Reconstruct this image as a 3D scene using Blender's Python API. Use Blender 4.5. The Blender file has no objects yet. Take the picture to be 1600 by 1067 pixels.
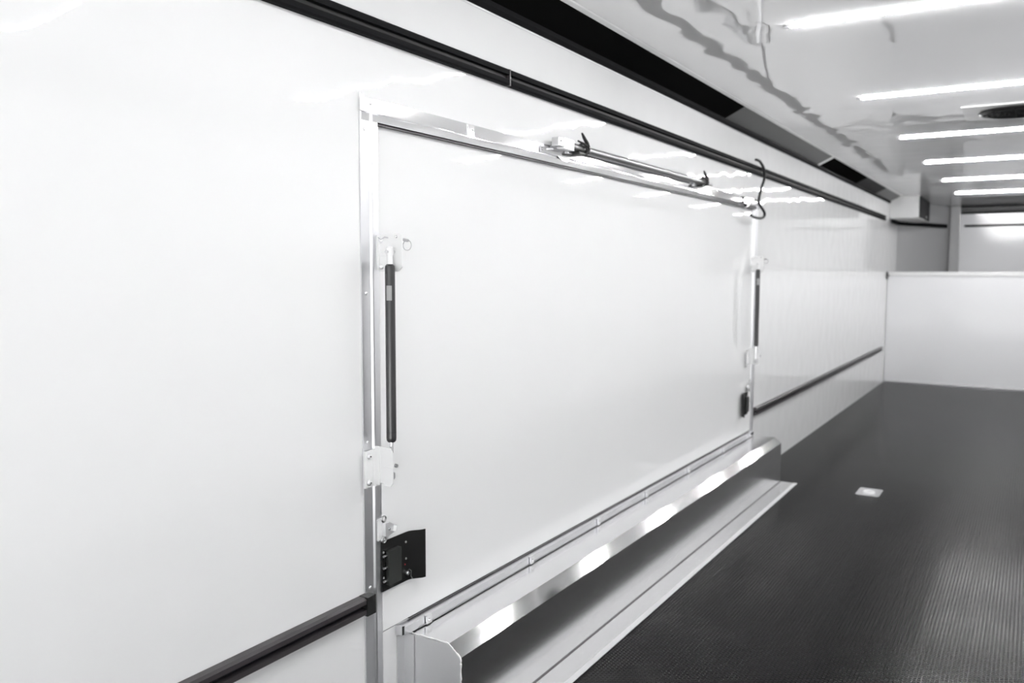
import bpy, bmesh, math, random
from mathutils import Vector, Matrix
random.seed(4)
SC = bpy.context.scene
COL = SC.collection
PI = math.pi

# ------------------------------------------------------------------ camera
F_PX, YAW, PITCH, ROLL = 1328.06, 0.5496, 0.0817, 0.0025
cy_, sy_, cp_, sp_ = math.cos(YAW), math.sin(YAW), math.cos(PITCH), math.sin(PITCH)
fwd = Vector((-sy_*cp_, cy_*cp_, -sp_))
rt = Vector((cy_, sy_, 0)); up = rt.cross(fwd)
rt2 = rt*math.cos(ROLL) + up*math.sin(ROLL); up2 = -rt*math.sin(ROLL) + up*math.cos(ROLL)
cam = bpy.data.objects.new('camera', bpy.data.cameras.new('camera')); COL.objects.link(cam)
M4 = Matrix((rt2, up2, -fwd)).transposed().to_4x4()
M4.translation = Vector((1.3983, 0, 1.22))
cam.matrix_world = M4
cam.data.sensor_width = 36; cam.data.sensor_fit = 'HORIZONTAL'
cam.data.lens = F_PX/1600*36
cam.data.clip_start = .02
cam.data.dof.use_dof = True; cam.data.dof.focus_distance = 2.0; cam.data.dof.aperture_fstop = 3.6
SC.camera = cam

# ------------------------------------------------------------------ light
world = bpy.data.worlds.new('world'); SC.world = world; world.use_nodes = True
bg = world.node_tree.nodes['Background']
bg.inputs['Color'].default_value = (0.97, 0.985, 1.0, 1); bg.inputs['Strength'].default_value = 1.8
LED_STRENGTH = 275.0
sun = bpy.data.objects.new('sun', bpy.data.lights.new('sun', 'SUN')); COL.objects.link(sun)
sun.data.energy = 22; sun.data.angle = .02; sun.rotation_euler = (math.radians(-28), math.radians(10), 0); sun.location = (0, -4, 8)
SC.view_settings.view_transform = 'Standard'; SC.view_settings.look = 'None'
SC.view_settings.gamma = 1; SC.view_settings.use_curve_mapping = False
SC.view_settings.exposure = 0.16
SC.cycles.max_bounces = 14; SC.cycles.diffuse_bounces = 8; SC.cycles.glossy_bounces = 8
SC.cycles.sample_clamp_indirect = 8

# ------------------------------------------------------------------ materials
def mat(name, col, rough=.4, metal=0., spec=.5, bump=None, coat=0., var=0., emit=0.):
    m = bpy.data.materials.new(name); m.use_nodes = True
    nt = m.node_tree; b = nt.nodes['Principled BSDF']
    c = (col, col, col) if isinstance(col, (int, float)) else col
    b.inputs['Base Color'].default_value = (*c, 1)
    b.inputs['Roughness'].default_value = rough; b.inputs['Metallic'].default_value = metal
    b.inputs['Specular IOR Level'].default_value = spec
    b.inputs['Coat Weight'].default_value = coat; b.inputs['Coat Roughness'].default_value = .05
    if emit:
        b.inputs['Emission Color'].default_value = (1, 1, 1, 1); b.inputs['Emission Strength'].default_value = emit
    tc = nt.nodes.new('ShaderNodeTexCoord')
    if var:
        n = nt.nodes.new('ShaderNodeTexNoise'); n.inputs['Scale'].default_value = 6
        mp = nt.nodes.new('ShaderNodeMapRange'); mp.inputs['To Min'].default_value = max(.02, rough-var); mp.inputs['To Max'].default_value = rough+var
        nt.links.new(tc.outputs['Object'], n.inputs['Vector']); nt.links.new(n.outputs['Fac'], mp.inputs['Value'])
        nt.links.new(mp.outputs['Result'], b.inputs['Roughness'])
    if bump:
        scale, dist, stretch = bump
        mg = nt.nodes.new('ShaderNodeMapping'); mg.inputs['Scale'].default_value = stretch
        n = nt.nodes.new('ShaderNodeTexNoise'); n.inputs['Scale'].default_value = scale
        n.inputs['Detail'].default_value = .6; n.inputs['Roughness'].default_value = .35
        bp = nt.nodes.new('ShaderNodeBump'); bp.inputs['Distance'].default_value = dist
        nt.links.new(tc.outputs['Object'], mg.inputs['Vector']); nt.links.new(mg.outputs[0], n.inputs['Vector'])
        nt.links.new(n.outputs['Fac'], bp.inputs['Height']); nt.links.new(bp.outputs[0], b.inputs['Normal'])
    return m
M = {}
M['wall'] = mat('white_gloss_panel', (.89, .89, .893), .012, spec=.5, bump=(8, .0019, (1, 1, 1)))
M['door'] = mat('white_gloss_door_skin', (.89, .89, .893), .02, spec=.4, bump=(8., .0005, (1, 1, .6)))
M['ceil'] = mat('white_gloss_ceiling', (.90, .90, .905), .02, spec=.5, bump=(6.0, .0030, (1, .8, 1)))
M['ceil'].node_tree.nodes['Principled BSDF'].inputs['IOR'].default_value = 5.0
M['part'] = mat('white_partition_panel', (.93, .93, .945), .10, spec=.5, bump=(2.0, .004, (1, 1, 1)))
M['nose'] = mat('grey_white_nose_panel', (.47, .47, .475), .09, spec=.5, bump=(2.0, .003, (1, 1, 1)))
M['alu'] = mat('mill_aluminium', (.80, .80, .82), .24, 1., bump=(14, .0006, (1, .12, 1)), var=.06)
M['frame'] = mat('door_frame_aluminium', (.88, .88, .90), .36, 1., var=.04)
M['header'] = mat('bright_header_aluminium', (.96, .96, .965), .06, 1., bump=(5., .00025, (1, 1, 1)))
M['satin'] = mat('satin_aluminium', (.95, .95, .96), .5, 1.)
M['bend'] = mat('highlight_toned_bend', (.80, .80, .805), .075, 1.)  # bend toned darker and smoother than its sheet to shape the highlights
M['boxpaint'] = mat('white_satin_box', (.80, .80, .80), .35)
M['bartube'] = mat('dull_aluminium_tube', (.38, .38, .385), .42, 1.)
M['polish'] = mat('polished_aluminium', (.90, .90, .91), .12, 1.)
M['sheet'] = mat('brushed_aluminium_sheet', (.95, .95, .955), .20, 1.)
M['chrome'] = mat('chrome', (.82, .82, .83), .10, 1.)
M['steel'] = mat('zinc_steel', (.55, .55, .56), .28, 1.)
M['white'] = mat('white_painted_metal', (.90, .90, .90), .25)
M['black'] = mat('black_plastic', (.012, .012, .012), .35)
M['track'] = mat('black_anodised_track', (.013, .013, .014), .6, spec=.02, var=.04)
M['groove'] = mat('black_track_groove', (.004, .004, .004), .6)
M['lowtrack'] = mat('dark_bronze_track', (.045, .040, .043), .34, spec=.5, var=.05)
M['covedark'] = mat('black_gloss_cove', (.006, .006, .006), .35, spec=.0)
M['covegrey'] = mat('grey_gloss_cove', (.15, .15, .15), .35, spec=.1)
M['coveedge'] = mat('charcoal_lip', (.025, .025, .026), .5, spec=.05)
M['sealant'] = mat('white_sealant', (.9, .9, .89), .35)
M['rubber'] = mat('black_rubber', (.010, .010, .010), .5, spec=.2)
M['stamp'] = mat('grey_printed_band', (.35, .35, .35), .35)
M['red'] = mat('red_dot', (.45, .02, .03), .4)
M['led'] = mat('led_diffuser', (1, 1, 1), .4, emit=LED_STRENGTH)
M['exterior'] = mat('pale_concrete', (.75, .75, .74), .8)

def floor_mat():
    m = bpy.data.materials.new('black_textured_rubber_floor'); m.use_nodes = True
    nt = m.node_tree; b = nt.nodes['Principled BSDF']
    b.inputs['Roughness'].default_value = .16; b.inputs['IOR'].default_value = 1.11
    tc = nt.nodes.new('ShaderNodeTexCoord')
    # hexagonal pattern of raised cells: three cosine waves 120 degrees apart
    last = None
    k = 2*PI/.0118
    for a in (0, 2*PI/3, 4*PI/3):
        d = nt.nodes.new('ShaderNodeVectorMath'); d.operation = 'DOT_PRODUCT'
        d.inputs[1].default_value = (k*math.cos(a), k*math.sin(a), 0)
        nt.links.new(tc.outputs['Object'], d.inputs[0])
        c = nt.nodes.new('ShaderNodeMath'); c.operation = 'COSINE'
        nt.links.new(d.outputs['Value'], c.inputs[0])
        if last is None: last = c
        else:
            s = nt.nodes.new('ShaderNodeMath'); s.operation = 'ADD'
            nt.links.new(last.outputs[0], s.inputs[0]); nt.links.new(c.outputs[0], s.inputs[1]); last = s
    sm = nt.nodes.new('ShaderNodeMapRange'); sm.interpolation_type = 'SMOOTHSTEP'
    sm.inputs['From Min'].default_value = -1.2; sm.inputs['From Max'].default_value = .7; sm.inputs['To Min'].default_value = 1; sm.inputs['To Max'].default_value = 0
    nt.links.new(last.outputs[0], sm.inputs['Value'])
    bp = nt.nodes.new('ShaderNodeBump'); bp.inputs['Distance'].default_value = .00025; bp.inputs['Strength'].default_value = .8
    nt.links.new(sm.outputs[0], bp.inputs['Height'])
    rr = nt.nodes.new('ShaderNodeMapRange'); rr.inputs['To Min'].default_value = .42; rr.inputs['To Max'].default_value = .13
    nt.links.new(sm.outputs[0], rr.inputs['Value']); nt.links.new(rr.outputs[0], b.inputs['Roughness'])
    n = nt.nodes.new('ShaderNodeTexNoise'); n.inputs['Scale'].default_value = 1.6; n.inputs['Detail'].default_value = 2
    bp2 = nt.nodes.new('ShaderNodeBump'); bp2.inputs['Distance'].default_value = .0015
    nt.links.new(tc.outputs['Object'], n.inputs['Vector']); nt.links.new(n.outputs['Fac'], bp2.inputs['Height'])
    nt.links.new(bp.outputs[0], bp2.inputs['Normal']); nt.links.new(bp2.outputs[0], b.inputs['Normal'])
    n2 = nt.nodes.new('ShaderNodeTexNoise'); n2.inputs['Scale'].default_value = 3; n2.inputs['Detail'].default_value = 5
    cr = nt.nodes.new('ShaderNodeMapRange'); cr.inputs['To Min'].default_value = .007; cr.inputs['To Max'].default_value = .011
    nt.links.new(tc.outputs['Object'], n2.inputs['Vector']); nt.links.new(n2.outputs['Fac'], cr.inputs['Value'])
    cc = nt.nodes.new('ShaderNodeCombineColor')
    for i in range(3): nt.links.new(cr.outputs[0], cc.inputs[i])
    nt.links.new(cc.outputs[0], b.inputs['Base Color'])
    return m
M['floor'] = floor_mat()

# ------------------------------------------------------------------ mesh helpers
class MB:
    def __init__(s): s.bm = bmesh.new()
    def box(s, a, b, bev=0.):
        x0, y0, z0 = a; x1, y1, z1 = b
        r = bmesh.ops.create_cube(s.bm, size=1)
        vs = r['verts']
        for v in vs:
            v.co = Vector(((x0+x1)/2+v.co.x*(x1-x0), (y0+y1)/2+v.co.y*(y1-y0), (z0+z1)/2+v.co.z*(z1-z0)))
        if bev:
            es = list({e for v in vs for e in v.link_edges})
            bmesh.ops.bevel(s.bm, geom=es, offset=bev, segments=2, affect='EDGES', profile=.5)
        return s
    def prism(s, prof, axis, a, b):
        """closed 2D outline extruded along axis; prof is in the two other axes, in x,y,z order"""
        def P(u, w, t):
            return {'x': (t, u, w), 'y': (u, t, w), 'z': (u, w, t)}[axis]
        A = [s.bm.verts.new(P(u, w, a)) for u, w in prof]
        B = [s.bm.verts.new(P(u, w, b)) for u, w in prof]
        n = len(prof)
        for i in range(n): s.bm.faces.new((A[i], A[(i+1) % n], B[(i+1) % n], B[i]))
        s.bm.faces.new(A[::-1]); s.bm.faces.new(B)
        return s
    def tube(s, pts, r, seg=12, closed=False, cap=True):
        pts = [Vector(p) for p in pts]; n = len(pts)
        rs = r if isinstance(r, (list, tuple)) else [r]*n
        rings = []; nrm = None
        for i, p in enumerate(pts):
            if closed: t = pts[(i+1) % n]-pts[i-1]
            else: t = pts[min(i+1, n-1)]-pts[max(i-1, 0)]
            t.normalize()
            if nrm is None:
                nrm = t.orthogonal().normalized()
            else:
                nrm = (nrm - t*nrm.dot(t)).normalized()
            bi = t.cross(nrm)
            rings.append([s.bm.verts.new(p+(nrm*math.cos(2*PI*k/seg)+bi*math.sin(2*PI*k/seg))*rs[i]) for k in range(seg)])
        m = n if closed else n-1
        for i in range(m):
            a, b = rings[i], rings[(i+1) % n]
            for k in range(seg): s.bm.faces.new((a[k], a[(k+1) % seg], b[(k+1) % seg], b[k]))
        if not closed and cap:
            s.bm.faces.new(rings[0][::-1]); s.bm.faces.new(rings[-1])
        return s
    def ring(s, c, R, r, axis='x', seg=28):
        pts = []
        for k in range(seg):
            a = 2*PI*k/seg; u, w = R*math.cos(a), R*math.sin(a)
            o = {'x': (0, u, w), 'y': (u, 0, w), 'z': (u, w, 0)}[axis]
            pts.append((c[0]+o[0], c[1]+o[1], c[2]+o[2]))
        return s.tube(pts, r, 8, closed=True)
    def lathe(s, c, prof, axis='x', seg=20):
        """prof: list of (radius, height along axis)"""
        pts = []; rs = []
        for r, h in prof:
            o = {'x': (h, 0, 0), 'y': (0, h, 0), 'z': (0, 0, h)}[axis]
            pts.append(Vector(c)+Vector(o)); rs.append(max(r, 1e-5))
        ax = {'x': Vector((1, 0, 0)), 'y': Vector((0, 1, 0)), 'z': Vector((0, 0, 1))}[axis]
        n1 = ax.orthogonal().normalized(); n2 = ax.cross(n1); rings = []
        for p, r in zip(pts, rs):
            rings.append([s.bm.verts.new(p+(n1*math.cos(2*PI*k/seg)+n2*math.sin(2*PI*k/seg))*r) for k in range(seg)])
        for a, b in zip(rings, rings[1:]):
            for k in range(seg): s.bm.faces.new((a[k], a[(k+1) % seg], b[(k+1) % seg], b[k]))
        s.bm.faces.new(rings[0][::-1]); s.bm.faces.new(rings[-1])
        return s
    def dome(s, c, r, h, axis='x', seg=16):
        return s.lathe(c, [(r, 0), (r*.96, h*.35), (r*.75, h*.75), (r*.4, h*.95), (.0003, h)], axis, seg)
    def build(s, name, m, parent=None, smooth=True):
        bmesh.ops.recalc_face_normals(s.bm, faces=s.bm.faces)
        me = bpy.data.meshes.new(name); s.bm.to_mesh(me); s.bm.free()
        me.materials.append(m if not isinstance(m, str) else M[m])
        if smooth:
            me.shade_smooth(); me.set_sharp_from_angle(angle=math.radians(32))
        o = bpy.data.objects.new(name, me); COL.objects.link(o)
        if smooth:
            w_ = o.modifiers.new('weighted', 'WEIGHTED_NORMAL'); w_.keep_sharp = True; w_.weight = 100
        if parent is not None:
            o.parent = parent
            # vertices are given in world metres: pull the mesh back into the parent's space
            off = Vector((0, 0, 0)); q = parent
            while q is not None: off += q.location; q = q.parent
            me.transform(Matrix.Translation(-off))
        return o
def tag(o, label, cat, group=None):
    o['label'] = label; o['category'] = cat
    if group: o['group'] = group
    return o
def struct(o): o['kind'] = 'structure'; return o
def thing(name, loc, label, cat, group=None):
    o = bpy.data.objects.new(name, None); COL.objects.link(o); o.location = loc; o.empty_display_size = .05
    return tag(o, label, cat, group)
def base_mesh(o, loc):
    """put a one-mesh thing's origin at loc"""
    o.data.transform(Matrix.Translation(-Vector(loc))); o.location = loc; return o
def dup(root, loc, label, group=None, flip=False):
    r = root.copy(); COL.objects.link(r); r.location = loc; r['label'] = label
    if flip: r.scale = (1, -1, 1)
    for ch in list(root.children):
        c = ch.copy(); COL.objects.link(c); c.parent = r
        for g in ch.children:
            d = g.copy(); COL.objects.link(d); d.parent = c
    return r
def arc(c, R, a0, a1, n=6):
    return [(c[0]+R*math.cos(math.radians(a0+(a1-a0)*i/n)), c[1]+R*math.sin(math.radians(a0+(a1-a0)*i/n))) for i in range(n+1)]

# ------------------------------------------------------------------ setting
W = 2.30; HC = 2.06; YR = -1.2; YP = 10.28; YF = 12.16
struct(MB().box((-.1, YR, -.06), (W+.1, YF+.1, 0)).build('floor', 'floor', smooth=False))
struct(MB().box((-.1, YR, HC), (W+.1, YF+.1, HC+.06)).build('ceiling', 'ceil', smooth=False))
# door opening: y 1.612..4.99, z 0.262..1.605
DY0, DY1, DZ0, DZ1 = 1.60, 5.01, .2890, 1.61
wl = MB()
wl.box((-.06, YR, 0), (0, DY0, HC)); wl.box((-.06, DY1, 0), (0, 10.95, HC))
wl.box((-.06, DY0, DZ1), (0, DY1, HC)); wl.box((-.06, DY0, 0), (0, DY1, DZ0))
struct(wl.build('wall_left', 'wall', smooth=False))
struct(MB().box((W, YR, 0), (W+.06, 10.95, HC)).build('wall_right', 'wall', smooth=False))
# the tapering nose walls beyond the partition, gently curved, and the front wall
def nose_pts(sgn):
    x0, x1 = (0, .46) if sgn > 0 else (W, W-.46)
    out = []
    for i in range(13):
        t = i/12; out.append((x0+(x1-x0)*(t**1.15), 10.95+(YF-10.95)*t))
    return out
for nm, sgn in (('wall_nose_left', 1), ('wall_nose_right', -1)):
    p = nose_pts(sgn); q = [(x-sgn*.05, y+.02) for x, y in reversed(p)]
    struct(MB().prism(p+q, 'z', 0, HC).build(nm, 'nose'))
struct(MB().box((-.1, YF, 0), (W+.1, YF+.06, HC)).build('wall_front', 'part', smooth=False))
struct(MB().box((.46, YF-.06, 0), (.575, YF, HC), .012).build('trim_1', 'nose'))
struct(MB().box((.58, YF-.03, .001), (W-.46, YF, 1.20), .004).build('added_dark_panel', 'coveedge'))  # unseen dark panel, added so the ceiling mirrors something dark
struct(MB().box((.58, YF-.035, 1.985), (W-.46, YF, 2.03), .004).build('trim_2', 'covegrey'))
struct(MB().box((.58, YF-.05, 2.035), (W-.46, YF, HC), .004).build('trim_3', 'coveedge'))
struct(MB().box((.58, YF-.04, 1.955), (W-.46, YF, 1.983), .004).build('trim_4', 'groove'))
# rear frame round the open tail, pale ground behind it
rf = MB(); rf.box((-.06, YR-.06, -.06), (.04, YR, HC+.06)); rf.box((W-.04, YR-.06, -.06), (W+.06, YR, HC+.06)); rf.box((.04, YR-.06, HC-.06), (W-.04, YR, HC+.06))
struct(rf.build('door_2', 'alu', smooth=False))
struct(MB().box((-6, YR-9, -.36), (8, YR-.1, -.3)).build('ground_outside', 'exterior', smooth=False))

# ------------------------------------------------------------------ cove between wall and ceiling
def cove(y0, y1, m, label, name='cove_stretch'):  # cove cut into stretches, each given its own flat tone
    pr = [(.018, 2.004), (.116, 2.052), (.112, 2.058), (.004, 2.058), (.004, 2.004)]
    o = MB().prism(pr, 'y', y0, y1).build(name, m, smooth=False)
    tag(o, label, 'panel', 'cove stretches under the ceiling edge'); base_mesh(o, (.05, (y0+y1)/2, 2.03)); return o
cove(YR, 4.33, 'covedark', 'long glossy black cove stretch nearest the camera under the ceiling')
cove(4.335, 6.50, 'covegrey', 'mid grey cove stretch between the two black stretches under the ceiling')
cove(6.56, 8.05, 'covedark', 'short black cove stretch right after the pale strip')
cove(8.055, 9.15, 'coveedge', 'charcoal cove stretch between short black stretch and the last grey one')
cove(9.155, 10.2, 'covegrey', 'farthest light grey cove stretch, running up to the white box')
tag(base_mesh(MB().prism([(.016, 1.999), (.120, 2.051), (.114, 2.059), (.003, 2.059), (.003, 1.999)], 'y', 6.503, 6.557).build('cove_cream_strip', 'sealant', smooth=False), (.05, 6.53, 2.03)),
    'pale cream strip across the cove between grey and black stretches', 'strip')
lip = MB().prism([(.0005, 1.978), (.0005, 2.002), (.021, 2.003), (.021, 1.988), (.012, 1.978)], 'y', YR, 10.2)
struct(lip.build('trim_5', 'track', smooth=False))
struct(MB().prism([(.0005, 1.973), (.0005, 1.9775), (.007, 1.9775), (.005, 1.973)], 'y', YR, 10.2).build('trim_6', 'polish', smooth=False))
struct(MB().prism([(.113, 2.0595), (.118, 2.0525), (.136, 2.056), (.140, 2.0595)], 'y', YR, 10.2).build('trim_7', 'white', smooth=False))
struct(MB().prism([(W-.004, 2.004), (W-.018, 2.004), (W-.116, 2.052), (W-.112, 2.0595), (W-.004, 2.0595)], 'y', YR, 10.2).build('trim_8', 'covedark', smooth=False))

# ------------------------------------------------------------------ LED strips on the ceiling
LY = [1.62, 3.03, 4.437, 5.847, 7.245, 8.70, 10.16]
LL = ['ceiling light strip mirrored at the far upper left of the wall',
      'nearest visible white ceiling light strip, cut by the top edge of the photo',
      'second visible ceiling light strip, just in front of the round black vent',
      'third visible ceiling light strip, just beyond the round black vent',
      'fourth visible ceiling light strip counted from the camera',
      'fifth visible ceiling light strip, second from the partition end',
      'last ceiling light strip, directly over the half-height partition']
def led(y, label):
    t = thing('ceiling_light', (1.15, y, HC), label, 'light', 'light strips across the ceiling')
    MB().box((.635, y-.0072, HC-.0035), (1.665, y+.0072, HC-.0003), .0008).build('housing', 'white', t)
    MB().box((.652, y-.0060, HC-.0085), (1.648, y+.0060, HC-.0036), .0018).build('diffuser', 'led', t)
    e = MB().box((.628, y-.0075, HC-.0100), (.650, y+.0075, HC-.0005), .002)
    e.build('end_cap', 'steel', t)
    return t
L0 = led(LY[0], LL[0])
for y, l in list(zip(LY, LL))[1:]: dup(L0, (1.15, y, HC), l)

# ------------------------------------------------------------------ round ceiling vent
v = thing('ceiling_vent', (1.27, 5.15, HC), 'round black ceiling vent on a square white plate at the right edge', 'vent')
MB().box((1.04, 4.93, HC-.008), (1.50, 5.37, HC-.0004), .003).build('mounting_plate', 'white', v)
MB().lathe((1.28, 5.15, HC-.009), [(.168, 0), (.172, -.006), (.160, -.012), (.15, -.010)], 'z', 48).build('rim', 'black', v)
MB().lathe((1.28, 5.15, HC-.0095), [(.158, 0), (.158, -.004)], 'z', 48).build('damper_disc', 'coveedge', v)
g = MB()
for r in (.03, .055, .08, .105, .13): g.ring((1.28, 5.15, HC-.021), r, .004, 'z', 40)
for k in range(8):
    a = k*PI/4; g.tube([(1.28, 5.15, HC-.021), (1.28+.148*math.cos(a), 5.15+.148*math.sin(a), HC-.021)], .003, 6)
g.build('grille', 'coveedge', v)

# ------------------------------------------------------------------ wall tracks
def track(y0, y1, zc, m, label, half=.0245, depth=.020, cap=None, gm='groove'):
    z0, z1 = zc-half, zc+half; g_ = half*.30
    t = thing('wall_track', (0, (y0+y1)/2, zc), label, 'track', 'black cargo tracks on the wall')
    pr = [(.0006, z0), (depth*.75, z0), (depth, z0+.005), (depth, zc-g_), (.006, zc-g_), (.006, zc+g_), (depth, zc+g_), (depth, z1-.005), (depth*.75, z1), (.0006, z1)]
    MB().prism(pr, 'y', y0, y1).build('rail', m, t)
    MB().box((.0061, y0, zc-g_+.0004), (.0075, y1, zc+g_-.0004)).build('groove', gm, t)
    if cap:
        ya, yb = cap
        MB().box((.0005, ya, z0-.0015), (depth+.003, yb, z1+.0015), .002).build('end_cap', 'black', t)
    return t
track(YR, 2.235, 1.806, 'track', 'upper black track length on the near side of the rail joint')
track(2.243, 9.93, 1.806, 'track', 'long upper black track running above the door to the far corner')
o = MB().box((.0005, 2.2352, 1.7815), (.0195, 2.2428, 1.8305), .001).build('track_joiner', 'lowtrack')
tag(base_mesh(o, (.01, 2.239, 1.806)), 'small dark joiner between the two upper track lengths', 'joiner')
track(YR, 1.560, .392, 'lowtrack', 'lower dark bronze track ending at the near door frame', half=.023, depth=.026, cap=(1.555, 1.588), gm='track')
track(5.045, 10.0, .392, 'lowtrack', 'lower dark track beyond the door, ending at the partition', half=.024, depth=.022)
track(10.40, 10.93, 1.806, 'track', 'short black track on the wall behind the partition, beneath the white box')
def nose_track():
    p = nose_pts(1); a = [(x+.002, y-.003) for x, y in p[:-1]]; b = [(x+.022, y-.012) for x, y in reversed(p[:-1])]
    o = MB().prism(a+b, 'z', 1.782, 1.83).build('wall_track', 'track'); base_mesh(o, (.2, 11.5, 1.806))
    tag(o, 'black track on the angled grey nose wall left of the post', 'track', 'black cargo tracks on the wall')
nose_track()
o = MB().box((.62, YF-.02, 1.795), (W-.5, YF-.0005, 1.822), .003).build('wall_track', 'track')
tag(base_mesh(o, (1.2, YF-.01, 1.8)), 'thin black track across the front wall above the partition', 'track', 'black cargo tracks on the wall')

# ------------------------------------------------------------------ door with aluminium frame
d = bpy.data.objects.new('door_1', None); COL.objects.link(d); d.location = (0, 3.30, .27); d['kind'] = 'structure'
FY0, FY1, FZ0, FZ1 = 1.575, 5.032, .29, 1.640
def jamb(y_out, s, z0, z1):
    """vertical frame profile in (x,y): flat outer flange, bright ridge, inner stop"""
    Y = lambda v_: y_out + s*v_
    return [(.0006, Y(0)), (.0045, Y(0)), (.006, Y(.030)), (.0105, Y(.0335)), (.0115, Y(.037)), (.0105, Y(.0395)), (.007, Y(.042)), (.0055, Y(.064)), (-.012, Y(.066)), (-.012, Y(.026)), (.0006, Y(.025))]
def trimprism(pr, axis, a, b, name, m, par): return MB().prism(pr, axis, a, b).build(name, m, par, smooth=True)
trimprism(jamb(FY0, 1, 0, 0), 'z', .001, FZ1-.036, 'frame_jamb', 'frame', d)
trimprism(jamb(FY1, -1, 0, 0), 'z', .27, FZ1-.036, 'frame_jamb', 'frame', d)
hd = [(.0006, FZ1), (.0045, FZ1), (.006, FZ1-.033), (.0045, FZ1-.0345), (.0045, FZ1-.0365), (.0085, FZ1-.038), (.0075, FZ1-.056), (-.012, FZ1-.057), (-.012, FZ1-.026), (.0006, FZ1-.025)]
trimprism(hd, 'y', FY0+.002, FY1-.002, 'frame_header', 'header', d)
# dark rubber seal line beneath the header, sill gap
MB().box((-.03, 1.641, FZ1-.0605), (.002, 4.966, FZ1-.0572)).build('seal', 'lowtrack', d)
MB().box((-.004, 1.75, .2895), (.004, 4.966, .2935)).build('seal', 'lowtrack', d)
MB().prism([(-.035, .2940), (.0045, .2940), (-.0076, 1.505), (-.0090, 1.535), (-.0110, FZ1-.0610), (-.049, FZ1-.0610)], 'y', 1.6413, 4.9660).build('door_panel', 'door', d)
# corner gusset (bright triangle) and header joint plate
MB().prism([(FY0-.002, FZ1+.006), (FY0+.022, FZ1-.010), (FY0+.022, FZ1-.038), (FY0-.002, FZ1-.034)], 'x', .0062, .0078).build('corner_plate', 'polish', d)
MB().box((.0062, 2.030, FZ1-.0325), (.0072, 2.060, FZ1-.001)).build('joint_plate', 'header', d)
def rivet(y, z, x=.006, r=.0048, par=d, name='rivet', m='polish'):
    MB().dome((x, y, z), r, .003).build(name, m, par)
for y, z in ((1.590, 1.563), (1.590, 1.167), (1.590, .797), (1.592, .426), (5.018, 1.56), (5.018, 1.16), (5.018, .80)): rivet(y, z, .0052, m='satin')
for y in (1.614, 2.052, 2.75, 3.45, 4.15, 4.85): rivet(y, FZ1-.013, .0052 if y != 2.052 else .0072)

# ------------------------------------------------------------------ wheel box
wb = thing('wheel_box', (.14, 3.36, 0), 'long aluminium wheel box on the floor under the white door', 'wheel box')
WY0, WY1 = 1.733, 4.985
outer = [(.0008, .262), (.148, .2605), (.185, .230), (.186, .0050)] + [(.2835, .0042), (.2835, .0012)]
inner = [(.2835, .0012), (.1835, .0024), (.1825, .2285), (.147, .2575), (.0008, .2585)]
bc = MB().prism(outer+inner[1:], 'y', WY0, WY1).build('box_cover', 'sheet', wb)
bc.data.materials.append(M['bend'])
for f in bc.data.polygons:
    if .4 < f.normal.x < .9 and f.normal.z > .3: f.material_index = 1
ends = MB()
ends.prism([(.001, .001), (.001, .2575), (.1465, .2565), (.1815, .228), (.1815, .001)], 'y', WY0+.001, WY0+.004)
ends.build('end_panel', 'satin', wb)
MB().prism([(.001, .001), (.001, .2575), (.1465, .2565), (.1815, .228), (.1815, .001)], 'y', WY1-.004, WY1-.001).build('end_panel', 'sheet', wb)
MB().prism([(.0008, 1.700), (.0032, 1.700), (.0045, 1.7285), (.034, 1.7300), (.034, 1.7325), (.0008, 1.7325)], 'z', .0012, .258).build('corner_flange', 'satin', wb)
def ragged(path, r, n=90, seed=1):
    rnd = random.Random(seed); pts = [Vector(p) for p in path]
    L = [0]
    for a, b in zip(pts, pts[1:]): L.append(L[-1]+(b-a).length)
    out = []; rs = []
    for i in range(n):
        s_ = L[-1]*i/(n-1); k = max(j for j in range(len(L)) if L[j] <= s_+1e-9); k = min(k, len(pts)-2)
        p = pts[k].lerp(pts[k+1], (s_-L[k])/max(1e-9, L[k+1]-L[k]))
        out.append(p+Vector((rnd.uniform(-1, 1), rnd.uniform(-1, 1), rnd.uniform(-1, 1)))*.0008); rs.append(r*rnd.uniform(.55, 1.35))
    return out, rs
p_, r_ = ragged([(.006, WY0-.001, .262), (.148, WY0-.001, .2605), (.185, WY0-.001, .230), (.187, WY0-.001, .012)], .0024)
MB().tube(p_, r_, 8).build('sealant_bead', 'sealant', wb)
MB().box((.1865, WY0, .0047), (.1905, WY1-.002, .0056)).build('corner_seam', 'lowtrack', wb)
MB().box((.262, WY0, .0046), (.2833, WY1-.001, .0062), .0005).build('edge_strip', 'satin', wb)
sc_ = [2.05+.45*i for i in range(7)]
for y in sc_: MB().dome((.240, y, .0046), .005, .0025, 'z').build('screw', 'polish', wb)

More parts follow.
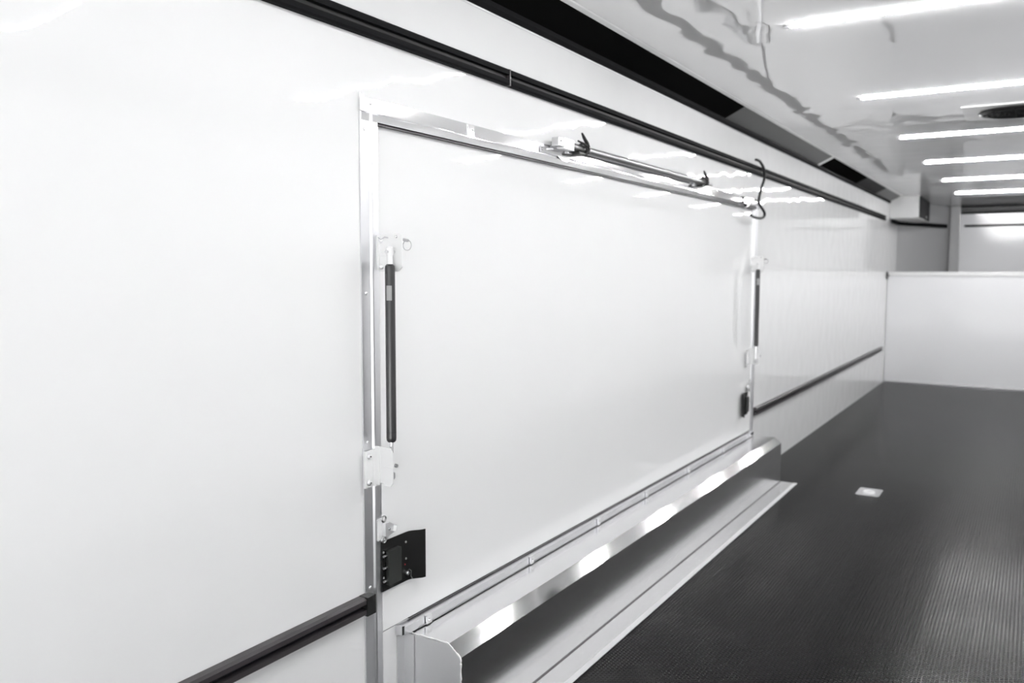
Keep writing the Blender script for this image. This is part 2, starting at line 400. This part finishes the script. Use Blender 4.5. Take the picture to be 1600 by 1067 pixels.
# ledge rail on top of the box against the door
lr = thing('ledge_rail', (.015, 3.35, .262), 'hollow aluminium rail lying along the door sill on top of the wheel box', 'rail')
LZ = .2650
b_ = MB(); a0, a1 = 1.702, 4.965
b_.box((.002, a0, LZ), (.028, a1, LZ+.002)); b_.box((.002, a0, LZ+.020), (.028, a1, LZ+.022))
b_.box((.002, a0, LZ+.002), (.0045, a1, LZ+.020)); b_.box((.0255, a0, LZ+.002), (.028, a1, LZ+.020))
b_.build('square_tube', 'alu', lr, smooth=False)
MB().box((.0285, 1.76, LZ-.0005), (.0300, 4.94, LZ+.0015)).build('foot_strip', 'steel', lr)  # thin steel strip along the rail's lower front edge
for y in (1.80, 2.36, 2.865, 3.335, 3.85, 4.39, 4.88):
    c_ = MB(); c_.box((.024, y-.012, LZ+.0222), (.034, y+.012, LZ+.0245), .0006); c_.box((.0300, y-.012, LZ-.0005), (.034, y+.012, LZ+.0225), .0006)
    k = c_.build('clip', 'polish', lr)
    MB().dome((.034, y, LZ+.010), .0045, .004).build('screw', 'polish', k)
tag(base_mesh(MB().prism([(.0008, 1.695), (.022, 1.697), (.026, 1.703), (.0008, 1.7005)], 'z', .2660, .2900).build('rail_end_bracket', 'alu'), (.005, 1.70, .25)),
    'small aluminium bracket at the near end of the ledge rail', 'bracket')

# ------------------------------------------------------------------ hardware, near side (local frame: mirrored copy serves the far side)
def strut_bracket(y, z, label):
    """white angle bracket: a tab on the jamb and a plate standing out from the wall"""
    t = thing('strut_bracket', (0, y, z), label, 'bracket', 'white upper brackets of the gas struts')
    pr = [(.0125, z-.048), (.072, z-.048), (.084, z-.036), (.084, z+.038), (.076, z+.046), (.0125, z+.046)]
    MB().prism(pr, 'y', y, y+.004).build('plate', 'white', t)
    MB().box((.0125, y-.010, z-.044), (.0155, y-.0005, z+.042), .0008).build('jamb_tab', 'white', t)
    MB().box((.018, y-.004, z-.010), (.044, y-.0003, z-.002), .001).build('rib', 'white', t)
    MB().dome((.018, y-.0005, z+.030), .008, -.006, 'y').build('bolt', 'satin', t)
    MB().dome((.020, y-.0005, z-.036), .007, -.006, 'y').build('bolt', 'satin', t)
    MB().tube([(.014, y-.007, z+.036), (.024, y-.008, z+.030), (.036, y-.008, z+.036), (.048, y-.008, z+.034)], .0016, 8).build('cotter_pin', 'chrome', t)
    MB().dome((.067, y-.0005, z+.037), .004, -.003, 'y').build('rivet', 'chrome', t)
    MB().tube([(.080, y+.008, z+.030), (.097, y+.008, z+.027)], .0035, 10).build('locking_pin', 'steel', t)
    MB().ring((.094, y+.008, z+.016), .0125, .0012, 'y').build('pin_ring', 'steel', t)
    return t
UB = strut_bracket(1.632, 1.268, 'white strut bracket with a ringed pin on the near door frame')

def gas_strut(y, label):
    x = .060
    t = thing('gas_strut', (x, y, .72), label, 'gas strut', 'black gas struts holding the door')
    MB().lathe((x, y, .800), [(.0088, 0), (.0118, .004), (.0124, .010), (.0124, .428), (.0116, .434), (.008, .438)], 'z', 24).build('cylinder', 'strutm', t)
    MB().lathe((x, y, .8245), [(.01255, 0), (.01255, .0015)], 'z', 24).build('collar_line', 'black', t)
    lab = MB(); av = [math.radians(a) for a in range(-95, -30, 8)]
    lab.prism([(x+.01248*math.cos(a), y+.01248*math.sin(a)) for a in av]+[(x+.01270*math.cos(a), y+.01270*math.sin(a)) for a in reversed(av)], 'z', 1.150, 1.186)
    lab.build('printed_band', 'stamp', t)
    MB().lathe((x, y, .722), [(.0045, 0), (.0045, .082)], 'z', 16).build('rod', 'chrome', t)
    e = MB().lathe((x, y, 1.237), [(.007, 0), (.007, .022), (.0095, .026), (.0095, .040), (.006, .044)], 'z', 16)
    e.build('ball_socket', 'white', t)
    MB().tube([(x, y-.014, 1.268), (x, y+.0165, 1.268)], .0042, 12).build('ball_stud', 'chrome', t)
    s2 = MB().lathe((x, y, .706), [(.006, 0), (.0085, .003), (.0085, .016), (.0055, .019)], 'z', 14)
    s2.build('lower_socket', 'steel', t)
    return t
M['strutm'] = mat('black_strut_paint', (.022, .022, .023), .28, spec=.6, coat=.3)
GS = gas_strut(1.615, 'black gas strut standing beside the near door jamb')

def hinge(y, z, label):
    t = thing('hinge_plate', (0, y, z), label, 'hinge', 'white folded plates at the strut feet')
    y0 = y-.045
    fr = MB()  # folded plate seen from above: rim, recessed web, raised knuckle, outer leaf
    fr.prism([(.0110, y0), (.017, y0), (.017, y0+.006), (.0145, y0+.006), (.0145, y0+.032), (.0205, y0+.034), (.0220, y0+.044), (.0220, y0+.050), (.0200, y0+.0525), (.0110, y0+.0525)], 'z', z-.046, z+.046)
    fr.build('frame_leaf', 'white', t)
    yl = y0+.033
    lf = MB(); lf.box((.018, yl, z-.040), (.034, yl+.004, z+.056), .001); lf.box((.0338, yl+.003, z-.036), (.0482, yl+.006, z+.055))
    lf.prism([(.048, z-.040), (.070, z-.040), (.077, z-.031), (.077, z+.044), (.069, z+.055), (.048, z+.056)], 'y', yl-.002, yl+.0015)
    lf.build('door_leaf', 'white', t)
    MB().box((.050, yl-.0035, z+.006), (.075, yl-.0022, z+.010), .0004).build('pressed_rib', 'white', t)
    MB().tube([(.0165, y0+.0575, z-.044), (.0165, y0+.0575, z+.044)], .0035, 12).build('hinge_pin', 'alu', t)
    for dz in (-.034, .032): 
        q = MB().dome((.0147, y0+.016, z+dz), .0075, .006).build('bolt', 'satin', t)
        MB().lathe((.0207, y0+.016, z+dz), [(.0022, 0), (.0022, .0003)], 'x', 6).build('hex_socket', 'black', q)
    MB().tube([(.0770, yl+.008, z+.012), (.0835, yl+.008, z+.012)], .0045, 12).build('stud', 'steel', t)
    return t
HP = hinge(1.612, .732, 'white folded hinge plate on the near door frame, foot of strut')

def clevis(y, z, label):
    t = thing('clevis_latch', (0, y, z), label, 'latch', 'small bright catches above the latch plates')
    MB().box((.0065, y-.018, z-.03), (.012, y+.004, z+.026), .002).build('base', 'white', t)
    MB().prism([(y-.004, z+.016), (y+.014, z+.014), (y+.036, z+.002), (y+.040, z-.010), (y+.030, z-.016), (y+.004, z-.020), (y-.004, z-.018)], 'x', .013, .024).build('hook_body', 'satin', t)
    MB().tube([(.026, y+.030, z-.012), (.026, y+.033, z+.002)], .005, 10).build('nose', 'white', t)
    MB().ring((.018, y-.003, z+.026), .0075, .0022).build('eyelet', 'steel', t)
    MB().ring((.018, y-.003, z-.028), .0075, .0022).build('eyelet', 'steel', t)
    MB().dome((.0240, y+.012, z-.002), .004, .003).build('rivet', 'steel', t)
    return t
CL = clevis(1.636, .568, 'bright chrome catch with two eyelets just above near latch plate')

def latch_plate(y, z, label):
    t = thing('latch_plate', (0, y, z), label, 'latch', 'black latch plates at the lower door corners')
    # profile seen from above: flat sheet that flares out in a rounded pull
    y0 = y-.004
    mid = [(.0075, y0), (.0075, y0+.100)] + [(.0075+.010*(1-math.cos(a)), y0+.100+.022*math.sin(a)) for a in [PI*k/12 for k in range(1, 5)]] + [(.020, y0+.128), (.029, y0+.138), (.034, y0+.150)]
    L_, R_ = [], []
    for i, p in enumerate(mid):
        a = Vector(mid[max(i-1, 0)]); b = Vector(mid[min(i+1, len(mid)-1)]); tt = (b-a).normalized(); n = Vector((tt.y, -tt.x))
        L_.append(tuple(Vector(p)+n*.0012)); R_.append(tuple(Vector(p)-n*.0012))
    MB().prism(L_+R_[::-1], 'z', z-.066, z+.066).build('plate', 'latchm', t)
    sp = MB().box((.0095, y0+.014, z-.050), (.0225, y0+.064, z+.040), .0015).build('cover_box', 'latchm2', t)
    for dz in (.028, -.003, -.038): MB().tube([(.013, y0+.002, z+dz), (.013, y0+.014, z+dz)], .0035, 8).build('hinge_lug', 'steel', t)
    for dy, dz in ((.098, .040), (.098, -.005), (.003+.004, .032+.005), (.007, -.030)): MB().dome((.0088, y0+dy, z+dz), .0032, .002).build('screw', 'stamp', t)
    for dy, dz in ((.094, -.020), (.113, -.036)): MB().dome((.0088, y0+dy, z+dz), .0022, .0015).build('red_dot', 'red', t)
    MB().tube([(.010, y0+.098, z-.042), (.017, y0+.102, z-.034), (.016, y0+.110, z-.040), (.014, y0+.112, z-.056), (.014, y0+.118, z-.064)], .0016, 8).build('wire_clip', 'steel', t)
    MB().lathe((.0088, y0+.099, z-.044), [(.006, 0), (.006, .006), (.004, .009)], 'x', 12).build('plunger', 'steel', t)
    return t
M['latchm'] = mat('black_satin_sheet', (.014, .014, .014), .27, spec=.5)
M['latchm2'] = mat('black_green_plastic', (.022, .024, .022), .45)
LP = latch_plate(1.638, .466, 'black curved latch plate at the lower near corner of the door')

dup(UB, (0, 4.880, 1.268), 'white strut bracket on the far door frame, under the hook')
dup(GS, (.060, 4.855, .72), 'thin black gas strut at the far door jamb')
dup(HP, (0, 4.880, .732), 'white hinge plate on the far door frame, foot of strut')
dup(CL, (0, 4.890, .568), 'small white catch on the far side above the latch plate', flip=True)
dup(LP, (0, 4.890, .466), 'black latch plate at the lower far corner of the door', flip=True)

# ------------------------------------------------------------------ prop bar held above the door
pb = thing('prop_bar_holder', (.01, 3.45, 1.625), 'flat aluminium holder strip fixed above the door header', 'bar')
MB().box((.0072, 2.44, 1.610), (.0102, 4.16, 1.632), .0008).build('strip', 'header', pb)
MB().prism([(2.56, 1.610), (2.59, 1.598), (2.63, 1.596), (2.655, 1.610)], 'x', .0075, .0100).build('tab', 'steel', pb)
rivet(2.452, 1.621, .0102, .005, pb, 'screw', 'chrome')
rivet(4.148, 1.621, .0102, .005, pb, 'screw', 'chrome')
pr_ = thing('prop_bar', (.03, 3.45, 1.648), 'long round aluminium prop bar clipped horizontally above the door', 'bar')
MB().tube([(.030, 2.615, 1.648), (.030, 4.03, 1.648)], .0125, 20).build('tube', 'bartube', pr_)
MB().tube([(.030, 4.03, 1.648), (.030, 4.10, 1.648)], .008, 16).build('inner_rod', 'steel', pr_)
MB().box((.018, 2.500, 1.634), (.044, 2.536, 1.664), .003).build('end_plug', 'steel', pr_)
MB().dome((.0442, 2.516, 1.652), .004, .003).build('bead', 'chrome', pr_)
MB().box((.016, 2.540, 1.630), (.045, 2.612, 1.666), .002).build('neck', 'satin', pr_)
def clamp(y, label):
    t = thing('bar_clip', (.012, y, 1.632), label, 'clip', 'black lever clips on the prop bar')
    z = 1.648
    MB().prism([(y-.06, z-.022), (y+.012, z-.022), (y+.012, z+.010), (y-.03, z+.022), (y-.06, z+.020)], 'x', .0105, .0165).build('clip_base', 'frame', t)
    b = MB(); b.ring((.030, y+.02, z), .0178, .0042, 'y', 24); b.build('clip_band', 'black', t)
    MB().box((.012, y-.030, z-.0235), (.046, y+.022, z-.0140), .003).build('clip_jaw', 'black', t)
    MB().tube([(.050, y-.05, z+.018), (.050, y-.01, z+.014), (.052, y+.022, z+.006)], [.003, .0045, .006], 8).build('spring_arm', 'black', t)
    MB().tube([(.044, y-.010, z+.050), (.046, y+.002, z+.036), (.052, y+.014, z+.018), (.053, y+.026, z+.002), (.050, y+.026, z-.012), (.038, y+.020, z-.022)], [.0035, .006, .007, .0075, .0065, .004], 10).build('lever', 'black', t)
    MB().dome((.0595, y+.022, z+.004), .003, .003).build('bead', 'steel', t)
    return t
CLP = clamp(2.680, 'black lever clip at the near end of the prop bar')
dup(CLP, (.012, 3.955, 1.632), 'black lever clip at the far end of the prop bar')

# ------------------------------------------------------------------ S hook over the upper track
hk = [(.047, 4.802, 1.846), (.050, 4.860, 1.845), (.050, 4.914, 1.832), (.050, 4.955, 1.812), (.050, 4.972, 1.788), (.050, 4.974, 1.766), (.050, 4.962, 1.742), (.050, 4.925, 1.708), (.050, 4.892, 1.668), (.050, 4.872, 1.632),
      (.050, 4.888, 1.604), (.050, 4.950, 1.583), (.050, 4.992, 1.566), (.050, 4.998, 1.552), (.050, 4.975, 1.538), (.050, 4.915, 1.529), (.050, 4.840, 1.527), (.050, 4.770, 1.529), (.050, 4.722, 1.535)]
def catmull(P, n=5):
    P = [Vector(p) for p in P]; out = []
    for i in range(len(P)-1):
        a, b, c, d_ = P[max(i-1, 0)], P[i], P[i+1], P[min(i+2, len(P)-1)]
        for k in range(n):
            t = k/n; out.append(.5*((2*b)+(c-a)*t+(2*a-5*b+4*c-d_)*t*t+(3*b-a-3*c+d_)*t**3))
    out.append(P[-1]); return out
h_ = thing('double_hook', (.05, 4.93, 1.806), 'black double-ended wire hook hanging from upper track at the far door corner', 'hook')
MB().tube(catmull(hk), .0075, 12).build('hook', 'rubber', h_)
MB().tube([(.050, 4.772, 1.622), (.050, 4.872, 1.622)], .0055, 10).build('cross_bar', 'rubber', h_)
MB().tube([(.050, 4.774, 1.622), (.040, 4.742, 1.598), (.012, 4.716, 1.572)], .004, 8).build('tie', 'steel', h_)
MB().tube([(.021, 4.968, 1.815), (.050, 4.968, 1.812)], .005, 8).build('hanger', 'rubber', h_)

# ------------------------------------------------------------------ floor plate
fp = thing('floor_tie_down', (.668, 5.0, 0), 'small bright tie-down plate set in the black floor', 'tie-down')
pr = []
for cx_, cyy, a0 in ((.712, 5.075, 0), (.625, 5.075, 90), (.625, 4.93, 180), (.712, 4.93, 270)):
    pr += arc((cx_, cyy), .018, a0, a0+90, 5)
MB().prism(pr, 'z', .0004, .004).build('plate', 'polish', fp)
MB().ring((.668, 5.0, .0065), .028, .0035, 'z').build('ring', 'white', fp)
for cx_, cyy in ((.63, 4.935), (.707, 4.935), (.63, 5.07), (.707, 5.07)): MB().dome((cx_, cyy, .004), .005, .002, 'z').build('screw', 'steel', fp)

# ------------------------------------------------------------------ half-height partition
pt = thing('partition', (1.15, YP, 0), 'half-height glossy white partition across the far end of the floor', 'partition')
MB().box((.004, YP, .012), (W-.004, YP+.035, 1.185), .002).build('panel', 'part', pt)
MB().box((.004, YP-.004, 1.186), (W-.004, YP+.039, 1.232), .006).build('top_rail', 'white', pt)
MB().box((.004, YP-.006, .0008), (W-.004, YP+.041, .0115), .002).build('bottom_rail', 'alu', pt)
sb = thing('slide_bolt', (.012, YP-.04, 1.19), 'small black bolt at the wall end of the partition top', 'bolt')
MB().box((.0008, YP-.075, 1.150), (.016, YP-.030, 1.232), .004).build('body', 'black', sb)
MB().tube([(.010, YP-.052, 1.190), (.034, YP-.052, 1.190)], .006, 10).build('bolt_knob', 'black', sb)

# ------------------------------------------------------------------ white box beyond the partition
cb = thing('overhead_box', (.15, 10.8, 1.82), 'white box hung from the ceiling in the far left corner', 'box')
MB().box((.002, 10.245, 1.818), (.298, 11.3, HC-.001), .003).build('body', 'boxpaint', cb)
MB().box((.2985, 10.262, 1.825), (.303, 11.28, HC-.006), .001).build('dark_side', 'coveedge', cb)  # charcoal sheet over the box's right side, darker than the body
MB().dome((.303, 10.95, 1.86), .014, .006).build('knob', 'white', cb)
